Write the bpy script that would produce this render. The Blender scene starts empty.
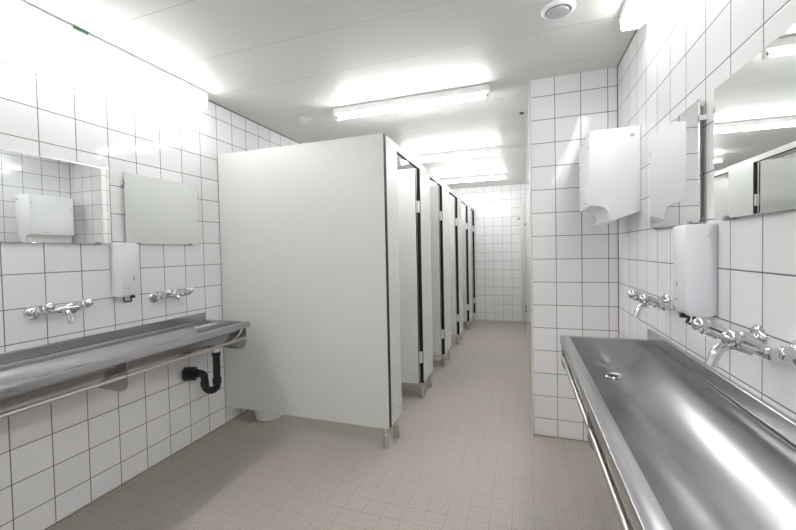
import bpy, bmesh, math
from mathutils import Vector, Matrix

S = bpy.context.scene
COL = S.collection
PI = math.pi

# ------------------------------------------------------------------ measures
P = .155                       # tile pitch
LW, RW = -2.152, .576          # left and right wall
CY, CX = 2.683, .052           # jutting wall by the right sink: its face and its edge
FW, BW = 6.85, -1.5            # far wall, wall behind the camera
H = 2.408
PY, XB = 2.214, -.826         # end panel of the cubicles, their front
ZP0, ZP1 = .135, 2.029
SINK_END = 2.045

# ------------------------------------------------------------------ materials
def new_mat(name):
    m = bpy.data.materials.new(name); m.use_nodes = True
    nt = m.node_tree
    return m, nt, nt.nodes['Principled BSDF']

def plain(name, col, rough=.5, metal=0., coat=0., spec=.5):
    m, nt, b = new_mat(name)
    b.inputs['Base Color'].default_value = (*col, 1)
    b.inputs['Roughness'].default_value = rough
    b.inputs['Metallic'].default_value = metal
    b.inputs['Coat Weight'].default_value = coat
    b.inputs['Specular IOR Level'].default_value = spec
    return m

def glow(name, col, strength):
    m, nt, b = new_mat(name)
    b.inputs['Base Color'].default_value = (.9, .9, .9, 1)
    b.inputs['Emission Color'].default_value = (*col, 1)
    b.inputs['Emission Strength'].default_value = strength
    return m

class N:
    """tiny node helper"""
    def __init__(s, nt): s.nt = nt
    def math(s, op, a, b=None, c=None):
        n = s.nt.nodes.new('ShaderNodeMath'); n.operation = op
        for i, v in enumerate((a, b, c)):
            if v is None: continue
            if isinstance(v, (int, float)): n.inputs[i].default_value = v
            else: s.nt.links.new(v, n.inputs[i])
        return n.outputs[0]
    def mix(s, f, a, b):
        n = s.nt.nodes.new('ShaderNodeMix'); n.data_type = 'RGBA'
        for i, v in ((0, f), (6, a), (7, b)):
            if isinstance(v, (int, float)): n.inputs[i].default_value = v
            elif isinstance(v, tuple): n.inputs[i].default_value = (*v, 1)
            else: s.nt.links.new(v, n.inputs[i])
        return n.outputs[2]
    def pos(s):
        g = s.nt.nodes.new('ShaderNodeNewGeometry')
        x = s.nt.nodes.new('ShaderNodeSeparateXYZ')
        s.nt.links.new(g.outputs['Position'], x.inputs[0])
        return g, x.outputs

def tile_mat(name, axis, ou, oz, pitch=P, grout=.0042, tile_col=(.87, .87, .88), grout_col=(.16, .155, .155)):
    """glazed square wall tiles with grey joints; axis 0: joints along X, 1: along Y"""
    m, nt, b = new_mat(name); n = N(nt)
    g, xyz = n.pos()
    u = n.math('DIVIDE', n.math('SUBTRACT', xyz[axis], ou), pitch)
    v = n.math('DIVIDE', n.math('SUBTRACT', xyz[2], oz), pitch)
    def edge(t):
        fr = n.math('FRACT', t)
        return n.math('MINIMUM', fr, n.math('SUBTRACT', 1., fr))
    d = n.math('MULTIPLY', n.math('MINIMUM', edge(u), edge(v)), pitch)
    rm = nt.nodes.new('ShaderNodeMapRange'); rm.interpolation_type = 'SMOOTHSTEP'
    nt.links.new(d, rm.inputs[0])
    rm.inputs[1].default_value = grout * .34; rm.inputs[2].default_value = grout * .62
    rm.inputs[3].default_value = 1; rm.inputs[4].default_value = 0
    mask = rm.outputs[0]
    cmb = nt.nodes.new('ShaderNodeCombineXYZ')
    nt.links.new(n.math('FLOOR', u), cmb.inputs[0]); nt.links.new(n.math('FLOOR', v), cmb.inputs[1])
    wn = nt.nodes.new('ShaderNodeTexWhiteNoise'); wn.noise_dimensions = '3D'
    nt.links.new(cmb.outputs[0], wn.inputs['Vector'])
    shade = n.mix(wn.outputs['Value'], tile_col, tuple(c * .965 for c in tile_col))
    nt.links.new(n.mix(mask, shade, grout_col), b.inputs['Base Color'])
    nt.links.new(n.math('MULTIPLY_ADD', mask, .6, .075), b.inputs['Roughness'])
    b.inputs['Specular IOR Level'].default_value = .32
    # joints lie lower than the glaze, every tile sits a hair out of true
    bp = nt.nodes.new('ShaderNodeBump'); bp.inputs['Strength'].default_value = .5; bp.inputs['Distance'].default_value = .002
    nt.links.new(n.math('SUBTRACT', 1., mask), bp.inputs['Height'])
    sub = nt.nodes.new('ShaderNodeVectorMath'); sub.operation = 'SUBTRACT'
    nt.links.new(wn.outputs['Color'], sub.inputs[0]); sub.inputs[1].default_value = (.5, .5, .5)
    sc = nt.nodes.new('ShaderNodeVectorMath'); sc.operation = 'SCALE'
    nt.links.new(sub.outputs[0], sc.inputs[0]); sc.inputs['Scale'].default_value = .012
    ad = nt.nodes.new('ShaderNodeVectorMath'); ad.operation = 'ADD'
    nt.links.new(bp.outputs[0], ad.inputs[0]); nt.links.new(sc.outputs[0], ad.inputs[1])
    nm = nt.nodes.new('ShaderNodeVectorMath'); nm.operation = 'NORMALIZE'
    nt.links.new(ad.outputs[0], nm.inputs[0])
    nt.links.new(nm.outputs[0], b.inputs['Normal'])
    return m

def floor_mat():
    m, nt, b = new_mat('speckled beige floor tiles'); n = N(nt)
    g, xyz = n.pos()
    def edge(t, o):
        fr = n.math('FRACT', n.math('DIVIDE', n.math('SUBTRACT', t, o), .1006))
        return n.math('MINIMUM', fr, n.math('SUBTRACT', 1., fr))
    d = n.math('MINIMUM', edge(xyz[0], -.264), edge(xyz[1], .03))
    rm = nt.nodes.new('ShaderNodeMapRange'); rm.interpolation_type = 'SMOOTHSTEP'
    nt.links.new(d, rm.inputs[0])
    rm.inputs[1].default_value = .012; rm.inputs[2].default_value = .03
    rm.inputs[3].default_value = 1; rm.inputs[4].default_value = 0
    big = nt.nodes.new('ShaderNodeTexNoise'); big.inputs['Scale'].default_value = 2.2; big.inputs['Detail'].default_value = 3
    nt.links.new(g.outputs['Position'], big.inputs['Vector'])
    fine = nt.nodes.new('ShaderNodeTexNoise'); fine.inputs['Scale'].default_value = 120; fine.inputs['Detail'].default_value = 2
    nt.links.new(g.outputs['Position'], fine.inputs['Vector'])
    r1 = nt.nodes.new('ShaderNodeMapRange'); nt.links.new(fine.outputs[0], r1.inputs[0])
    r1.inputs[1].default_value = .32; r1.inputs[2].default_value = .68
    base = n.mix(r1.outputs[0], (.325, .295, .255), (.50, .46, .405))
    base = n.mix(n.math('MULTIPLY', big.outputs[0], .30), base, (.35, .32, .275))
    # joints read strong in some places and are worn away in others
    wear = nt.nodes.new('ShaderNodeMapRange'); nt.links.new(big.outputs[0], wear.inputs[0])
    wear.inputs[1].default_value = .35; wear.inputs[2].default_value = .65
    wear.inputs[3].default_value = .12; wear.inputs[4].default_value = .5
    col = n.mix(n.math('MULTIPLY', rm.outputs[0], wear.outputs[0]), base, (.22, .19, .155))
    nt.links.new(col, b.inputs['Base Color'])
    b.inputs['Roughness'].default_value = .5
    bp = nt.nodes.new('ShaderNodeBump'); bp.inputs['Strength'].default_value = .12; bp.inputs['Distance'].default_value = .002
    nt.links.new(fine.outputs[0], bp.inputs['Height']); nt.links.new(bp.outputs[0], b.inputs['Normal'])
    return m

def ceiling_mat():
    m, nt, b = new_mat('white lacquered ceiling panels'); n = N(nt)
    g, xyz = n.pos()
    fr = n.math('FRACT', n.math('DIVIDE', n.math('SUBTRACT', xyz[1], 1.30), .4015))
    d = n.math('MINIMUM', fr, n.math('SUBTRACT', 1., fr))
    rm = nt.nodes.new('ShaderNodeMapRange'); rm.interpolation_type = 'SMOOTHSTEP'
    nt.links.new(d, rm.inputs[0])
    rm.inputs[1].default_value = .0025; rm.inputs[2].default_value = .008
    rm.inputs[3].default_value = 1; rm.inputs[4].default_value = 0
    nt.links.new(n.mix(n.math('MULTIPLY', rm.outputs[0], .55), (.70, .705, .68), (.25, .25, .24)), b.inputs['Base Color'])
    b.inputs['Roughness'].default_value = .40
    b.inputs['Specular IOR Level'].default_value = .38
    bp = nt.nodes.new('ShaderNodeBump'); bp.inputs['Strength'].default_value = .4; bp.inputs['Distance'].default_value = .003
    nt.links.new(n.math('SUBTRACT', 1., rm.outputs[0]), bp.inputs['Height']); nt.links.new(bp.outputs[0], b.inputs['Normal'])
    return m

def steel_mat(name, col, lo, hi, rough):
    """stainless sheet, wiped and a little smudged"""
    m, nt, b = new_mat(name); n = N(nt)
    tc = nt.nodes.new('ShaderNodeNewGeometry')
    mp = nt.nodes.new('ShaderNodeMapping'); mp.inputs['Scale'].default_value = (9, 1.6, 9)
    nt.links.new(tc.outputs['Position'], mp.inputs[0])
    t = nt.nodes.new('ShaderNodeTexNoise'); t.inputs['Scale'].default_value = 1.4; t.inputs['Detail'].default_value = 4
    nt.links.new(mp.outputs[0], t.inputs['Vector'])
    n2 = N(nt)
    nt.links.new(n2.mix(t.outputs[0], tuple(c * lo for c in col), tuple(c * hi for c in col)), b.inputs['Base Color'])
    b.inputs['Metallic'].default_value = 1
    b.inputs['Roughness'].default_value = rough
    return m

M = {}
M['tile_left'] = tile_mat('white glazed tiles left', 1, .9777, .1284)
M['tile_right'] = tile_mat('white glazed tiles right', 1, 1.808, .1233)
M['tile_front'] = tile_mat('white glazed tiles short wall', 0, .0554, .1233)
M['tile_far'] = tile_mat('white glazed tiles far wall', 0, -.185, .1417, grout=.0042, grout_col=(.30, .295, .29))
M['floor'] = floor_mat()
M['ceiling'] = ceiling_mat()
M['laminate'] = plain('light grey laminate', (.67, .675, .66), .34)
M['core'] = plain('black laminate core', (.02, .02, .02), .6, spec=.2)
M['steel'] = steel_mat('stainless steel sheet', (.50, .495, .51), .9, 1.1, .25)
M['steel_satin'] = plain('satin steel', (.60, .585, .55), .33, 1)
M['steel_foot'] = plain('brushed steel foot', (.62, .60, .56), .4, 1)
M['chrome'] = plain('polished chrome', (.62, .62, .64), .07, 1)
M['mirror'] = plain('mirror glass', (.80, .835, .815), .012, 1)
M['mirror_back'] = plain('mirror backing board', (.30, .28, .25), .6)
M['clip'] = plain('clear clip', (.75, .75, .75), .2)
M['clip_metal'] = plain('grey mirror clip', (.45, .45, .45), .3, 1)
M['white_plastic'] = plain('white plastic', (.80, .80, .82), .35)
M['soap_plastic'] = plain('pale lavender white plastic', (.80, .80, .84), .32)
M['white_enamel'] = plain('white enamelled metal', (.86, .865, .875), .3)
M['grey_mark'] = plain('grey mark', (.22, .22, .23), .5)
M['black_rubber'] = plain('black rubber', (.015, .015, .015), .5)
M['black_pipe'] = plain('black plastic pipe', (.012, .012, .012), .32)
M['lamp_body'] = plain('white lamp housing', (.85, .85, .85), .4)
M['tube'] = glow('fluorescent tube', (1, .99, .98), 23)
M['diffuser'] = glow('lit opal diffuser', (1, .99, .985), 5.3)
M['diffuser_dim'] = glow('lit opal diffuser, older lamp', (1, .99, .985), 4.2)  # same diffuser at lower strength for the right strip, set to balance the light
M['green'] = plain('green plastic tag', (.03, .22, .09), .4)
M['white_trim'] = plain('white painted trim', (.72, .72, .70), .3)
M['joint'] = plain('grey tile joint', (.16, .155, .155), .7)
M['bead'] = plain('pale corner bead', (.70, .69, .67), .4)
M['vent_grey'] = plain('grey vent disc', (.50, .50, .52), .45)
M['dark_slot'] = plain('dark slot', (.10, .10, .10), .6)
M['door_paint'] = plain('white door paint', (.74, .74, .73), .12)

# ------------------------------------------------------------------ mesh helpers
def V(*a): return Vector(a)

def box(bm, lo, hi, bevel=0., seg=2):
    b2 = bmesh.new()
    r = bmesh.ops.create_cube(b2, size=1)
    lo, hi = Vector(lo), Vector(hi)
    c, s = (lo + hi) / 2, hi - lo
    for v in b2.verts: v.co = Vector((v.co.x * s.x, v.co.y * s.y, v.co.z * s.z)) + c
    if bevel: bmesh.ops.bevel(b2, geom=list(b2.edges), offset=bevel, segments=seg, affect='EDGES', profile=.5)
    merge(bm, b2)

def merge(bm, b2):
    mp = {}
    for v in b2.verts: mp[v] = bm.verts.new(v.co)
    for f in b2.faces:
        try:
            nf = bm.faces.new([mp[v] for v in f.verts]); nf.material_index = f.material_index
        except ValueError: pass
    b2.free()

def frame(d):
    d = d.normalized()
    a = Vector((0, 0, 1)) if abs(d.z) < .9 else Vector((1, 0, 0))
    x = d.cross(a).normalized(); y = d.cross(x).normalized()
    return x, y

def tube(bm, pts, r, n=16, cap=True):
    """pipe along a path; r a number or one per point"""
    pts = [Vector(p) for p in pts]
    rs = r if isinstance(r, (list, tuple)) else [r] * len(pts)
    rings = []; x = None
    for i, p in enumerate(pts):
        if i == 0: d = pts[1] - p
        elif i == len(pts) - 1: d = p - pts[i - 1]
        else: d = (pts[i + 1] - p).normalized() + (p - pts[i - 1]).normalized()
        d = d.normalized()
        if x is None: x, y = frame(d)
        else:
            x = (x - d * x.dot(d)).normalized(); y = d.cross(x).normalized()
        rings.append([bm.verts.new(p + (x * math.cos(2 * PI * k / n) + y * math.sin(2 * PI * k / n)) * rs[i]) for k in range(n)])
    for a, b in zip(rings, rings[1:]):
        for k in range(n): bm.faces.new((a[k], a[(k + 1) % n], b[(k + 1) % n], b[k]))
    if cap:
        bm.faces.new(rings[0][::-1]); bm.faces.new(rings[-1])

def lathe(bm, origin, axis, prof, n=28, flutes=0, depth=0.):
    """turn a profile [(distance along axis, radius)] about an axis"""
    o, d = Vector(origin), Vector(axis).normalized()
    x, y = frame(d); rings = []
    for t, r in prof:
        ring = []
        for k in range(n):
            a = 2 * PI * k / n
            rr = r * (1 - depth * (.5 + .5 * math.cos(flutes * a))) if flutes else r
            ring.append(bm.verts.new(o + d * t + (x * math.cos(a) + y * math.sin(a)) * max(rr, 1e-5)))
        rings.append(ring)
    for a, b in zip(rings, rings[1:]):
        for k in range(n): bm.faces.new((a[k], a[(k + 1) % n], b[(k + 1) % n], b[k]))
    bm.faces.new(rings[0][::-1]); bm.faces.new(rings[-1])

def ball(c, r, t0, t1, k=8):
    """profile points of a sphere part, centre at c along the axis"""
    return [(c - r * math.cos(t0 + (t1 - t0) * i / k), r * math.sin(t0 + (t1 - t0) * i / k)) for i in range(k + 1)]

def prism(bm, poly, y0, y1, bevel=0.):
    """polygon [(x, z)] drawn out along Y"""
    b2 = bmesh.new()
    a = [b2.verts.new((x, y0, z)) for x, z in poly]; b = [b2.verts.new((x, y1, z)) for x, z in poly]
    n = len(poly)
    b2.faces.new(a); b2.faces.new(b[::-1])
    for k in range(n): b2.faces.new((a[k], b[k], b[(k + 1) % n], a[(k + 1) % n]))
    bmesh.ops.recalc_face_normals(b2, faces=b2.faces)
    if bevel:
        es = [e for e in b2.edges if len(e.link_faces) == 2 and e.calc_face_angle(0) > .6]
        bmesh.ops.bevel(b2, geom=es, offset=bevel, segments=2, affect='EDGES', profile=.5, clamp_overlap=True)
    merge(bm, b2)

def arc(cx, cz, r, a0, a1, k=8, rz=None):
    rz = rz or r
    return [(cx + r * math.cos(a0 + (a1 - a0) * i / k), cz + rz * math.sin(a0 + (a1 - a0) * i / k)) for i in range(k + 1)]

def obj(name, bm, mats, parent=None, origin=(0, 0, 0), angle=35, recalc=True):
    if recalc: bmesh.ops.recalc_face_normals(bm, faces=bm.faces)
    o3 = Vector(origin)
    if o3.length: bmesh.ops.translate(bm, verts=bm.verts, vec=-o3)
    me = bpy.data.meshes.new(name); bm.to_mesh(me); bm.free()
    for p in me.polygons: p.use_smooth = True
    me.set_sharp_from_angle(angle=math.radians(angle))
    for m in (mats if isinstance(mats, (list, tuple)) else [mats]): me.materials.append(M[m])
    o = bpy.data.objects.new(name, me); COL.objects.link(o)
    if parent: o.parent = parent
    else: o.location = o3
    return o

def tag(o, label, cat, group=None, kind=None):
    o['label'] = label; o['category'] = cat
    if group: o['group'] = group
    if kind: o['kind'] = kind
    return o

def thing(name, label, cat, loc=(0, 0, 0), rz=0, group=None):
    o = bpy.data.objects.new(name, None); COL.objects.link(o)
    o.empty_display_size = .05
    o.location = loc; o.rotation_euler = (0, 0, rz)
    return tag(o, label, cat, group)

def struct(name, bm, mats, label, cat, parent=None):
    o = obj(name, bm, mats, parent)
    if not parent: tag(o, label, cat, kind='structure')
    return o

def BM(): return bmesh.new()

def one_box(lo, hi, bevel=0., seg=2):
    b = BM(); box(b, lo, hi, bevel, seg); return b

# ------------------------------------------------------------------ the room
T = .12
struct('floor', one_box((LW - T, BW - T, -.1), (RW + T, FW + T, 0)), 'floor', 'beige speckled floor of small worn tiles', 'floor')
struct('ceiling', one_box((LW - T, BW - T, H), (RW + T, FW + T, H + .1)), 'ceiling', 'white lacquered panel ceiling with long cross seams', 'ceiling')
struct('wall_left', one_box((LW - T, BW, 0), (LW, FW, H)), 'tile_left', 'white tiled wall behind the left sink and the cubicles', 'wall')
struct('wall_right', one_box((RW, BW, 0), (RW + T, CY + .05, H)), 'tile_right', 'white tiled wall behind the right sink', 'wall')
struct('wall_far', one_box((LW, FW, 0), (RW + T, FW + T, H)), 'tile_far', 'white tiled end wall of the passage', 'wall')
struct('wall_back', one_box((LW, BW - T, 0), (RW, BW, H)), 'tile_far', 'white tiled wall opposite the passage', 'wall')
struct('wall_front', one_box((CX, CY, 0), (RW, CY + .02, H)), 'tile_front', 'short white tiled wall facing the room beside the right sink', 'wall')
# passage side of the jutting wall, with a doorway near its far end
struct('wall_passage', one_box((CX, CY + .02, 0), (RW, 5.75, H)), 'tile_right', 'white tiled passage wall opposite the cubicles', 'wall')
struct('wall_passage_end', one_box((CX, 5.75, 2.08), (RW, FW, H)), 'tile_right', 'white tiled strip above the passage door', 'wall')
struct('trim_1', one_box((CX - .003, CY - .003, 0), (CX + .012, CY + .01, H), .002), 'bead', 'pale corner bead on the edge of the short tiled wall', 'trim')
struct('trim_2', one_box((-.032, FW - .03, 0), (CX - .004, FW, 2.1), .003), 'white_trim', 'white upright board in the far right corner of the passage', 'trim')
dr = struct('door_1', one_box((CX + .004, 5.80, .012), (CX + .044, FW - .035, 2.04), .002), 'door_paint', 'white door in the passage wall at the far end', 'door')
b = BM()
box(b, (CX - .004, 5.75, 0), (CX + .08, 5.80, 2.08)); box(b, (CX - .004, FW - .035, 0), (CX + .08, FW - .031, 2.08)); box(b, (CX - .004, 5.80, 2.04), (CX + .08, FW - .035, 2.08))
obj('door_frame', b, 'white_trim', dr)
for z in (.20, .27, 1.70):
    b = BM(); tube(b, [(CX - .008, FW - .06, z - .022), (CX - .008, FW - .06, z + .022)], .009, 12); obj('hinge', b, 'dark_slot', dr)
# thin dark sealant along the foot of the walls, thin dark strip at the left head
b = BM(); box(b, (LW, BW, 0), (LW + .006, FW, .006)); struct('baseboard_left', b, 'mirror_back', 'thin grey sealant line along the foot of the left wall', 'baseboard')
b = BM(); box(b, (CX, CY - .006, 0), (RW, CY, .006)); struct('baseboard_front', b, 'mirror_back', 'thin grey sealant line at the foot of the short wall', 'baseboard')
b = BM(); box(b, (LW, BW, H - .006), (LW + .006, FW, H)); struct('trim_3', b, 'dark_slot', 'thin dark strip between left wall and ceiling', 'trim')

b = BM(); box(b, (RW - .004, CY - .004, 0), (RW, CY, H)); struct('trim_4', b, 'joint', 'grey joint in the inner corner beside the right sink', 'trim')
b = BM(); box(b, (RW - .004, BW, H - .004), (RW, CY, H)); struct('trim_5', b, 'joint', 'grey joint between right wall and ceiling', 'trim')
# coat hook on the far wall
hk = thing('coat_hook', 'small chrome coat hook high on the far tiled wall', 'hook', (-.066, FW, 1.81))
b = BM(); lathe(b, (0, 0, 0), (0, -1, 0), [(0, .022), (.006, .022), (.008, .018)]); obj('plate', b, 'chrome', hk)
b = BM(); tube(b, [(0, -.004, 0), (0, -.03, -.008), (0, -.045, .004), (0, -.05, .025)], [.007, .007, .007, .009], 12); obj('prong', b, 'chrome', hk)

# ------------------------------------------------------------------ toilet cubicles
OPEN = [(2.475, 3.088), (3.443, 4.012), (4.405, 5.005), (5.335, 5.985), (6.36, 6.80)]
TH = .03                                   # panel thickness
ords = ['nearest grey toilet cubicle, its broad end panel facing the left sink',
        'second grey toilet cubicle counting from the broad end panel',
        'third grey toilet cubicle, in the middle of the row',
        'fourth grey toilet cubicle, last but one before the far wall',
        'fifth grey toilet cubicle, against the far tiled wall']

def panel(name, lo, hi, parent, org, edges):
    """laminate board with black core showing on the given narrow sides: list of (axis, side)"""
    b = one_box(lo, hi); b.faces.ensure_lookup_table()
    bmesh.ops.recalc_face_normals(b, faces=b.faces)
    for f in b.faces:
        f.normal_update()
        for ax, sd in edges:
            if f.normal[ax] * sd > .9: f.material_index = 1
    return obj(name, b, ['laminate', 'core'], parent, org, recalc=False)

def foot(x, y, parent, org):
    b = BM()
    lathe(b, (x, y, 0), (0, 0, 1), [(0, .019), (.004, .020), (.088, .0185), (.092, .015), (.0925, .011), (ZP0, .011)], 20)
    obj('foot', b, 'steel_foot', parent, org)

for k, (a, z) in enumerate(OPEN):
    y0 = PY if k == 0 else OPEN[k - 1][1]          # near edge of this cubicle's upright
    root = thing('toilet_cubicle', ords[k], 'cubicle', ((LW + XB) / 2, (a + z) / 2, 0), 0, 'grey toilet cubicles in the row')
    org = tuple(root.location)
    if k == 0:
        panel('end_panel', (LW + .006, PY, ZP0), (XB - .001, PY + .042, ZP1), root, org, [(0, 1), (2, -1)])
        panel('upright', (XB - TH, PY + .043, ZP0), (XB, a, ZP1), root, org, [(1, 1), (1, -1)])
        for yy, zz in ((PY + .075, .20), (PY + .075, .27), (a - .05, .20), (a - .05, .27), (a - .05, .36)):
            b = BM(); lathe(b, (XB, yy, zz), (1, 0, 0), [(0, .005), (.0015, .005), (.002, .003)], 10)
            obj('screw', b, 'grey_mark', root, org)     # tiny fixing screws low on the upright
    else:
        yp = (y0 + a) / 2
        panel('partition', (LW + .006, yp - TH / 2, ZP0), (XB - TH - .001, yp + TH / 2, ZP1), root, org, [(2, -1)])
        panel('upright', (XB - TH, y0, ZP0), (XB, a, ZP1), root, org, [(1, 1), (1, -1)])
    if k == len(OPEN) - 1:
        panel('closing_strip', (XB - TH, z, ZP0), (XB, FW - .002, ZP1), root, org, [(1, -1)])
    panel('header', (XB - TH, a + .0005, ZP1 - .047), (XB, z - .0005, ZP1), root, org, [(2, -1)])
    # door swung in, parallel to the partition behind it
    dw = z - a - .012
    dx = XB - TH - .004
    dor = panel('door', (dx - dw, z - .03, ZP0), (dx, z - .012, ZP1 - .052), root, org, [(0, 1), (0, -1), (2, -1)])
    for hz in (.36, 1.66):
        b = BM()
        box(b, (XB - TH + .006, z - .0045, hz - .05), (XB - .006, z - .0005, hz + .05), .001, 1)
        tube(b, [(XB - TH - .001, z - .009, hz - .05), (XB - TH - .001, z - .009, hz + .05)], .0065, 12)
        obj('hinge', b, 'white_plastic', dor, org)
    b = BM(); lathe(b, (dx - dw + .05, z - .03, 1.05), (0, -1, 0), [(0, .026), (.006, .026), (.008, .012), (.03, .012), (.034, .02), (.04, .018)], 20)
    obj('lock', b, 'steel_satin', dor, org)
    # feet: one each side of the upright's edges
    if k == 0:
        foot(XB - .035, PY + .022, root, org); foot(XB - .018, a - .075, root, org)
    else:
        foot(XB - .022, y0 + .018, root, org); foot(XB - .018, a - .06, root, org)

bn = obj('waste_bin', (lambda b: (lathe(b, (-1.925, 2.43, 0), (0, 0, 1), [(0, .105), (.01, .11), (.30, .118), (.31, .121), (.33, .121), (.345, .10), (.35, .02)], 32), b)[1])(BM()), 'white_enamel', None, (-1.925, 2.43, 0))
tag(bn, 'white bin foot showing under the end panel beside the left wall', 'bin')

# ------------------------------------------------------------------ trough sinks
def trough(name, label, side):
    """long wall-hung stainless trough; local x runs out from the wall, y along it"""
    wall = LW if side > 0 else RW
    zr = .828 if side > 0 else .838               # rim height
    root = thing(name, label, 'sink', (wall, 0, 0), 0)
    def fin(nm, b, mt, par=root, **kw):
        if side < 0: bmesh.ops.scale(b, vec=(-1, 1, 1), verts=b.verts)
        return obj(nm, b, mt, par, **kw)
    D = .402; y1 = SINK_END; y0 = y1 - 2.4
    fi, bi, ei = D - .043, .026, .034              # inner edges: front, back, ends
    cx, rx, dep = (fi + bi) / 2, (fi - bi) / 2, .148
    b = BM()
    prof = [(fi, zr), (fi - .002, zr - .006)] + [(cx + rx * math.copysign(abs(math.cos(t)) ** 1.14, math.cos(t)), zr - .012 - (dep - .012) * (abs(math.sin(t)) ** 1.14)) for t in [PI * i / 30 for i in range(1, 30)]] + [(bi + .002, zr - .006), (bi, zr)]
    ya, yb = y0 + ei, y1 - ei
    ny = 24
    rows = [[b.verts.new((x, ya + (yb - ya) * j / ny, z)) for x, z in prof] for j in range(ny + 1)]
    for r0, r1 in zip(rows, rows[1:]):
        for i in range(len(prof) - 1): b.faces.new((r0[i], r0[i + 1], r1[i + 1], r1[i]))
    R = [rows[0], rows[-1]]
    b.faces.new(R[0]); b.faces.new(R[1][::-1])
    # rim, front lip, end lips
    def quad(*p): b.faces.new([q if isinstance(q, bmesh.types.BMVert) else b.verts.new(q) for q in p])
    of = [b.verts.new((D, y, zr)) for y in (y0, y1)]; ob = [b.verts.new((0.002, y, zr)) for y in (y0, y1)]
    quad(*[q[0] for q in rows], of[1], of[0]); quad(*[q[-1] for q in rows][::-1], ob[0], ob[1])
    quad(R[0][0], of[0], ob[0], R[0][-1]); quad(R[1][0], R[1][-1], ob[1], of[1])
    lp = .034
    lf = [b.verts.new((D, y, zr - lp)) for y in (y0, y1)]; lb = [b.verts.new((.002, y, zr - lp)) for y in (y0, y1)]
    quad(of[0], of[1], lf[1], lf[0]); quad(of[1], ob[1], lb[1], lf[1]); quad(of[0], lf[0], lb[0], ob[0])
    rf = [b.verts.new((D - .02, y, zr - lp)) for y in (y0 + .02, y1 - .02)]
    quad(lf[0], lf[1], rf[1], rf[0])
    bv = [e for e in b.edges if e.verts[0] in of and e.verts[1] in of] + [e for e in b.edges if set(e.verts) in ({of[0], ob[0]}, {of[1], ob[1]}, {of[0], lf[0]}, {of[1], lf[1]})]
    bmesh.ops.bevel(b, geom=bv, offset=.003, segments=2, affect='EDGES', profile=.5)
    ba = fin('basin', b, 'steel', recalc=True)
    so = ba.modifiers.new('sheet', 'SOLIDIFY'); so.thickness = .0025; so.offset = -1
    # upstand against the wall
    b = BM(); box(b, (.001, y0, zr + .001), (.018, y1, zr + .049), .002, 1); fin('backsplash', b, 'steel')
    # bracket plates and the front rail
    bo = .378 if side > 0 else .396
    for y in (y1 - .016, 1.235, .44, y0 + .016):
        low = [(.004, zr - .19), (.12, zr - .185), (.30, zr - .187)] + arc(bo - .055, zr - .132, .055, -PI / 2, 0, 8) + [(bo, zr - .036)]
        def trough_z(x):                            # underside of the bowl at this distance from the wall
            c = (x - cx) / (rx + .004)
            if abs(c) >= 1: return zr - lp - .001
            return min(zr - lp - .001, zr - .012 - (dep - .012) * (1 - abs(c) ** 1.75) ** .571 - .004)
        xs = sorted({.004, bo} | {cx + (rx + .004) * math.cos(PI * i / 24) for i in range(25)})
        xs = [x for x in xs if x <= bo]
        def low_z(x):
            for (xa, za), (xb, zb_) in zip(low, low[1:]):
                if xa <= x <= xb and xb > xa: return za + (zb_ - za) * (x - xa) / (xb - xa)
            return zr - .036
        xs = sorted(set(xs) | {p[0] for p in low})
        b = BM()
        cols = [[(b.verts.new((x, yy, trough_z(x))), b.verts.new((x, yy, min(low_z(x), trough_z(x) - .001)))) for x in xs] for yy in (y - .002, y + .002)]
        for i in range(len(xs) - 1):
            for cc in cols: b.faces.new((cc[i][0], cc[i + 1][0], cc[i + 1][1], cc[i][1]))
            for q in (0, 1): b.faces.new((cols[0][i][q], cols[0][i + 1][q], cols[1][i + 1][q], cols[1][i][q]))
        for i in (0, -1): b.faces.new((cols[0][i][0], cols[0][i][1], cols[1][i][1], cols[1][i][0]))
        fin('bracket', b, 'steel')
    ro = .367 if side > 0 else .388
    b = BM(); tube(b, [(ro, y0 + .016, zr - .110), (ro, y1 - .016, zr - .110)], .0095, 16); fin('rail', b, 'steel_satin')
    # drain
    zb = zr - dep
    dy = 1.953 if side > 0 else 1.905
    b = BM(); lathe(b, (cx, dy, zb + .002), (0, 0, 1), [(-.004, .040), (.003, .040), (.0055, .037), (.003, .026), (.002, .003)], 32); dn = fin('drain', b, 'chrome')
    b = BM()
    for i in range(6):
        t = i * PI / 3
        box(b, (cx + .013 * math.cos(t) - .004, dy + .013 * math.sin(t) - .004, zb + .0035), (cx + .013 * math.cos(t) + .004, dy + .013 * math.sin(t) + .004, zb + .0055))
    fin('strainer_holes', b, 'black_rubber', dn)
    # waste pipe with trap
    b = BM(); tube(b, [(cx, dy, zb - .004), (cx, dy, .632)], .021, 20); tp = fin('tailpiece', b, 'white_plastic')
    b = BM()
    ow = Vector((0, 1.868, .492)); top = Vector((cx, dy, .628))
    dirv = Vector((ow.x - top.x, ow.y - top.y, 0)).normalized()
    rr = .040; zc = .413
    pts = [top, top + V(0, 0, -.1), V(top.x, top.y, zc)]
    ctr = V(top.x, top.y, zc) + dirv * rr
    for i in range(1, 12):
        t = PI * i / 12
        pts.append(ctr - dirv * rr * math.cos(t) + V(0, 0, -rr * math.sin(t)))
    e = ctr + dirv * rr; pts.append(e)
    eb = .030
    c2 = e + V(0, 0, ow.z - eb - zc)
    for i in range(0, 7):
        t = PI / 2 * i / 6
        pts.append(c2 + dirv * eb * (1 - math.cos(t)) + V(0, 0, eb * math.sin(t)))
    last = pts[-1]
    endp = V(.006, last.y + dirv.y / dirv.x * (.006 - last.x), ow.z); pts.append(endp)
    tube(b, pts, .0235, 20)
    lathe(b, top + V(0, 0, .002), (0, 0, -1), [(0, .026), (.004, .028), (.022, .028), (.026, .024)], 12)
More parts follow.
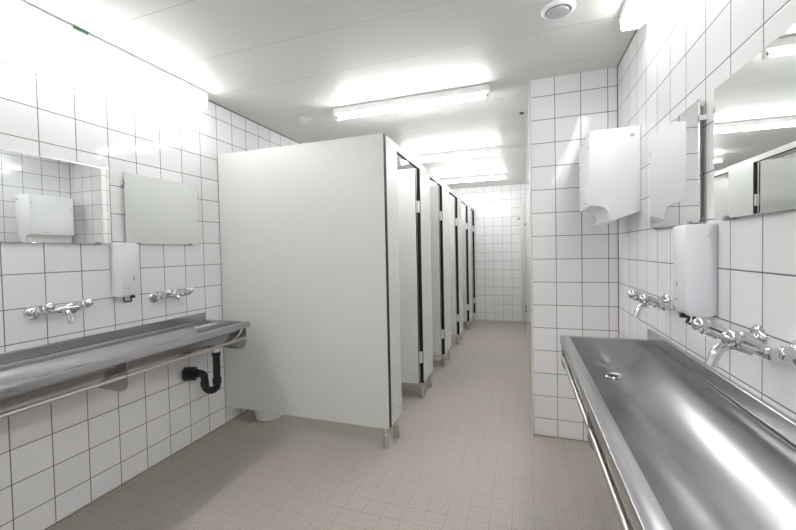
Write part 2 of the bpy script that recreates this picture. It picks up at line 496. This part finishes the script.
    lathe(b, V(top.x, top.y, zc + .045), (0, 0, -1), [(0, .025), (.003, .0285), (.036, .0285), (.04, .025)], 12)
    lathe(b, e + V(0, 0, .004), (0, 0, -1), [(-.022, .024), (-.018, .0275), (.012, .0275), (.016, .024)], 12)
    lathe(b, endp - dirv * .09, dirv, [(0, .023), (.002, .027), (.02, .027), (.022, .038), (.024, .045), (.088, .045), (.092, .041)], 24)
    fin('trap', b, 'black_pipe')
    return root

trough('trough_sink', 'long stainless steel trough sink on the left wall, black trap below', 1)
trough('trough_sink', 'long stainless steel trough sink on the right wall, seen from above', -1)

# ------------------------------------------------------------------ taps
def tap(label, wall, y, z, rz, k=1.18):
    r = thing('wall_tap', label, 'tap', (wall, y, z), rz, 'chrome mixer taps over the sinks')
    b = BM()
    lathe(b, (.062, -.098, 0), (0, 1, 0), [(0, .009), (.003, .014), (.03, .0155), (.034, .012), (.082, .012), (.086, .0165), (.110, .0165), (.114, .012), (.162, .012), (.166, .0155), (.193, .014), (.196, .009)], 24)
    obj('body', b, 'chrome', r)
    for s in (-.079, .079):
        b = BM()
        lathe(b, (.0005, s, 0), (1, 0, 0), [(0, .033), (.003, .034), (.007, .031), (.012, .022), (.014, .0125), (.026, .0125)], 32)
        lathe(b, (.024, s, 0), (1, 0, 0), [(0, .014), (.001, .0165), (.015, .0165), (.016, .0125), (.034, .0125)], 6)
        obj('union', b, 'chrome', r)
        b = BM()
        ax = V(.062, 0, .027).normalized()
        o = V(.062, s, 0)
        lathe(b, o, ax, [(0, .014), (.018, .014), (.019, .0165), (.024, .0165)], 24)
        lathe(b, o + ax * .024, ax, [(0, .015), (.002, .0205), (.034, .0225), (.037, .019)], 48, 12, .13)
        lathe(b, o + ax * .060, ax, ball(.010, .0200, .55, PI - .02, 10), 28)
        h = obj('handle', b, 'chrome', r)
    b = BM()
    pts = [V(.062, 0, -.003)]
    for q in ((.080, -.003), (.095, -.004), (.108, -.008), (.118, -.017), (.125, -.030), (.131, -.046), (.136, -.059)): pts.append(V(q[0], 0, q[1]))
    tube(b, pts, [.013, .0125, .012, .0118, .0118, .0118, .0122, .0128], 20)
    obj('spout', b, 'chrome', r)
    return r

tap('chrome two-handled tap on the left wall below the wide mirror reflecting the paper dispenser', LW, 1.157, 1.035, 0)
tap('chrome two-handled tap on the left wall nearest the cubicle panel', LW, 1.752, 1.033, 0)
tap('chrome two-handled tap on the right wall, the large one nearest the viewer', RW, 1.120, 1.039, PI)
tap('chrome two-handled tap on the right wall, far one below the paper dispenser', RW, 1.770, 1.046, PI)

# ------------------------------------------------------------------ mirrors
def mirror(label, wall, ya, yb, z0, z1, side, yaw=0., stand=.016, pitch=0.):
    yc = (ya + yb) / 2; w = (yb - ya) / 2
    r = thing('wall_mirror', label, 'mirror', (wall, yc, z0), (0 if side > 0 else PI) + yaw, 'plain rectangular mirrors')
    r.rotation_euler.y = pitch
    hgt = z1 - z0
    b = one_box((stand, -w, 0), (stand + .005, w, hgt), .0012, 1)
    for f in b.faces:
        pass
    g = obj('glass', b, 'mirror', r)
    b = one_box((.002, -w + .02, .02), (stand - .001, w - .02, hgt - .02)); obj('backing', b, 'mirror_back', r)
    for s in (-1, 1):
        b = BM(); box(b, (.001, s * (w - .07) - .011, -.004), (stand + .0085, s * (w - .07) + .011, -.0005)); box(b, (stand + .006, s * (w - .07) - .011, -.004), (stand + .0085, s * (w - .07) + .011, .007))
        obj('clip', b, 'clip_metal', r)
        b = BM(); box(b, (.001, s * (w + .0035) - .003, hgt * .82), (stand + .007, s * (w + .0035) + .003, hgt * .82 + .016)); box(b, (stand + .006, s * (w + .001) - .0055, hgt * .82), (stand + .007, s * (w + .001) + .0055, hgt * .82 + .016))
        obj('clip', b, 'clip', r)
    return r


mirror('wide wall mirror at the left picture edge, reflecting the paper dispenser', LW, .80, 1.424, 1.356, 1.760, 1, -.018, .018, .0043)
mirror('plain grey mirror on the left wall nearest the cubicle panel', LW, 1.507, 2.004, 1.356, 1.762, 1)
mirror('large mirror at the right edge, reflecting ceiling lamp and cubicle', RW, .80, 1.384, 1.356, 1.750, -1, .008)
mirror('narrow-looking mirror on the right wall reflecting the white paper dispenser', RW, 1.492, 1.99, 1.358, 1.765, -1)

# ------------------------------------------------------------------ soap dispensers
def soap(label, wall, y, z, rz, dep, near):
    r = thing('soap_dispenser', label, 'soap dispenser', (wall, y, z), rz, 'white soap dispensers')
    w = .052
    b = BM(); prism(b, [(.001, .012), (.001, .298), (dep - .004, .298), (dep, .290), (dep, .03), (dep - .012, .004), (.02, .004)], -w, w, .0045)
    obj('body', b, 'soap_plastic', r)
    b = BM(); s = near
    lathe(b, (dep * .24, s * w, .266), (0, s, 0), [(0, .0105), (.002, .0105), (.003, .009), (.0032, .003)], 20); k = obj('screw', b, 'white_plastic', r)
    b = BM(); box(b, (dep * .24 - .003, s * (w + .0031) - .0008, .265), (dep * .24 + .003, s * (w + .0031) + .0008, .267)); obj('slot', b, 'grey_mark', k)
    b = BM(); box(b, (dep - .001, -.002 - s * .018, .094), (dep + .0008, .003 - s * .018, .112)); obj('keyhole', b, 'grey_mark', r)
    b = BM(); box(b, (dep - .001, -.034, .050), (dep + .0006, -.008, .0525)); obj('level_mark', b, 'grey_mark', r)
    # black push lever under the box
    b = BM()
    tube(b, [(dep - .036, -.02, .006), (dep - .033, -.02, -.018), (dep - .027, -.016, -.026), (dep - .027, .016, -.026), (dep - .033, .02, -.018), (dep - .036, .02, .006)], .0045, 10)
    box(b, (dep - .022, .004, -.006), (dep + .002, .020, .01), .003)
    obj('lever', b, 'black_rubber', r)
    return r
soap('white soap dispenser on the left wall between the two taps', LW, 1.478, 1.058, 0, .086, -1)
soap('white soap dispenser on the right wall behind the nearest tap', RW, 1.464, 1.050, PI, .086, 1)

# ------------------------------------------------------------------ paper towel dispenser
ya, yb = 2.205, 2.575
pd = thing('paper_towel_dispenser', 'white metal paper towel dispenser high on the right wall by the corner', 'paper towel dispenser', (RW, ya, 1.414))
org = tuple(pd.location)
fx = .340
poly = [(RW - .001, 1.899), (fx, 1.894), (fx, 1.503)] + [(fx + .020, 1.500)] + arc(.377, 1.447, .053, PI / 2 - .12, -.18, 8, .050) + [(.440, 1.416), (RW - .001, 1.462)]
b = BM(); prism(b, poly, ya, yb, .004); obj('case', b, 'white_enamel', pd, org)
b = BM(); prism(b, [(fx + .055, 1.413), (fx + .115, 1.413), (fx + .115, 1.418), (fx + .055, 1.418)], ya + .07, yb - .004); obj('tray', b, 'white_enamel', pd, org)
b = BM(); lathe(b, (.537, ya, 1.855), (0, -1, 0), [(0, .009), (.004, .009), (.005, .007)], 20); obj('lock', b, 'clip_metal', pd, org)
for yy, zz in ((ya + .02, 1.80), (yb - .024, 1.76)):
    b = BM(); box(b, (fx - .001, yy, zz), (fx + .001, yy + .004, zz + .022)); obj('slit', b, 'grey_mark', pd, org)
b = BM(); box(b, (fx - .0008, ya + .105, 1.524), (fx + .001, ya + .155, 1.528)); obj('maker_line', b, 'grey_mark', pd, org)

# ------------------------------------------------------------------ lamps
lamp_lab = ['fluorescent batten lamp above the nearest cubicle', 'fluorescent batten lamp second from the front, over the passage', 'fluorescent batten lamp farthest back, close to the far wall']
for k, yc in enumerate((2.665, 4.29, 5.80)):
    xa, xb = -1.395, -.205
    r = thing('ceiling_lamp', lamp_lab[k], 'lamp', ((xa + xb) / 2, yc, H), 0, 'fluorescent battens on the ceiling')
    org = tuple(r.location)
    b = BM(); prism_pts = [(yc - .040, H - .001), (yc + .040, H - .001), (yc + .034, H - .044), (yc - .034, H - .044)]
    vs = [[b.verts.new((x, y, z)) for y, z in prism_pts] for x in (xa, xb)]
    b.faces.new(vs[0]); b.faces.new(vs[1][::-1])
    for i in range(4): b.faces.new((vs[0][i], vs[1][i], vs[1][(i + 1) % 4], vs[0][(i + 1) % 4]))
    obj('housing', b, 'lamp_body', r, org)
    b = BM(); tube(b, [(xa + .03, yc - .004, H - .066), (xb - .03, yc - .004, H - .066)], .013, 20); obj('tube', b, 'tube', r, org)
    for x in (xa + .005, xb - .03):
        b = BM(); box(b, (x, yc - .016, H - .086), (x + .025, yc + .012, H - .043), .003); c = obj('lamp_holder', b, 'lamp_body', r, org)
        b = BM(); box(b, (x + .006, yc - .0175, H - .074), (x + .018, yc - .0155, H - .060)); obj('contact', b, 'dark_slot', c, org)

for side in (1, -1):
    wall = LW if side > 0 else RW
    r = thing('wall_lamp', 'long opal strip lamp in the ceiling corner above the left sink' if side > 0 else 'long opal strip lamp in the ceiling corner above the right sink', 'lamp', (wall, 1.3, H), 0)
    org = tuple(r.location)
    wo = .101 if side > 0 else .121
    yb_, ya_ = (2.052 if side > 0 else 2.085), -.96  # unseen stretch of both strips behind the camera, added for more room light
    def X(o): return wall + side * o
    oi, oo, dp = (.040, .094, .108) if side > 0 else (.030, .114, .086)
    b = BM(); box(b, (min(X(.001), X(wo)), ya_, H - .040), (max(X(.001), X(wo)), yb_, H - .001), .003); box(b, (min(X(.001), X(oi - .001)), ya_, H - .072), (max(X(.001), X(oi - .001)), yb_, H - .034), .002); obj('housing', b, 'lamp_body', r, org)
    pr_ = [(X(oi), H - .041), (X(oi), H - dp + .006), (X(oi + .006), H - dp), (X(oo - .008), H - dp), (X(oo), H - dp + .008), (X(oo), H - .041)]
    b = BM()
    prism(b, pr_, ya_ + .006, yb_ - .006); obj('diffuser', b, 'diffuser' if side > 0 else 'diffuser_dim', r, org)
    for y in (ya_, yb_ - .006):
        b = BM(); prism(b, pr_, y, y + .006); obj('end_cap', b, 'lamp_body', r, org)
gt = obj('tag', one_box((-2.060, 1.235, H - .012), (-2.044, 1.30, H - .0005), .002), 'green', None, (-2.052, 1.266, H - .012)); gt.name = 'green_tag'
tag(gt, 'small green plastic tag at the ceiling edge of the left strip lamp', 'tag')

# ------------------------------------------------------------------ ceiling vents, sensor
def vent(label, x, y, R):
    r = thing('ceiling_vent', label, 'vent', (x, y, H), 0, 'round white ceiling valves')
    b = BM(); lathe(b, (0, 0, -.0005), (0, 0, -1), [(0, R), (.006, R), (.014, R * .90), (.018, R * .80), (.014, R * .72), (.006, R * .68)], 40); obj('ring', b, 'white_plastic', r)
    b = BM(); lathe(b, (0, 0, -.004), (0, 0, -1), [(0, R * .60), (.014, R * .62), (.019, R * .58), (.021, R * .40), (.0215, R * .02)], 40); obj('disc', b, 'vent_grey' if R > .06 else 'white_plastic', r)
    return r
vent('larger round ceiling vent with grey centre disc, nearest the viewer', .170, 1.932, .076)
vent('small white round vent on the ceiling above the end panel', -1.722, 2.740, .060)
sn = obj('ceiling_sensor', one_box((-.012, 3.26, H - .006), (.022, 3.31, H - .0005), .001), 'dark_slot', None, (.005, 3.285, H - .006))
tag(sn, 'tiny dark rectangular sensor on the ceiling beside the short tiled wall', 'sensor')

# ------------------------------------------------------------------ camera
f, yaw, pitch, roll, hh = 371.1856, -.3261, -.0257, -.0207, 1.2815
cy, sy, cp, sp, cr, sr = math.cos(yaw), math.sin(yaw), math.cos(pitch), math.sin(pitch), math.cos(roll), math.sin(roll)
rx = Vector((cy, -sy, 0)); fw0 = Vector((sy, cy, 0)); zz = Vector((0, 0, 1))
fw = fw0 * cp + zz * sp; up0 = zz * cp - fw0 * sp
rt = rx * cr + up0 * sr; up = up0 * cr - rx * sr
cam = bpy.data.cameras.new('camera'); co = bpy.data.objects.new('camera', cam); COL.objects.link(co)
mw = Matrix.Identity(4)
for i in range(3): mw[i][0], mw[i][1], mw[i][2] = rt[i], up[i], -fw[i]
mw[2][3] = hh
co.matrix_world = mw
cam.sensor_fit = 'HORIZONTAL'; cam.sensor_width = 36; cam.lens = f / 796 * 36
cam.shift_x = (398 - 397.43) / 796; cam.shift_y = (260.86 - 265) / 796
cam.clip_start = .02
S.camera = co

# ------------------------------------------------------------------ light and view
w = bpy.data.worlds.new('world'); S.world = w; w.use_nodes = True
w.node_tree.nodes['Background'].inputs[0].default_value = (0, 0, 0, 1)
S.view_settings.view_transform = 'Standard'; S.view_settings.look = 'None'
S.view_settings.exposure = 1.8; S.view_settings.gamma = 1; S.view_settings.use_curve_mapping = False
S.cycles.max_bounces = 14; S.cycles.diffuse_bounces = 7; S.cycles.glossy_bounces = 6
S.cycles.sample_clamp_indirect = 6
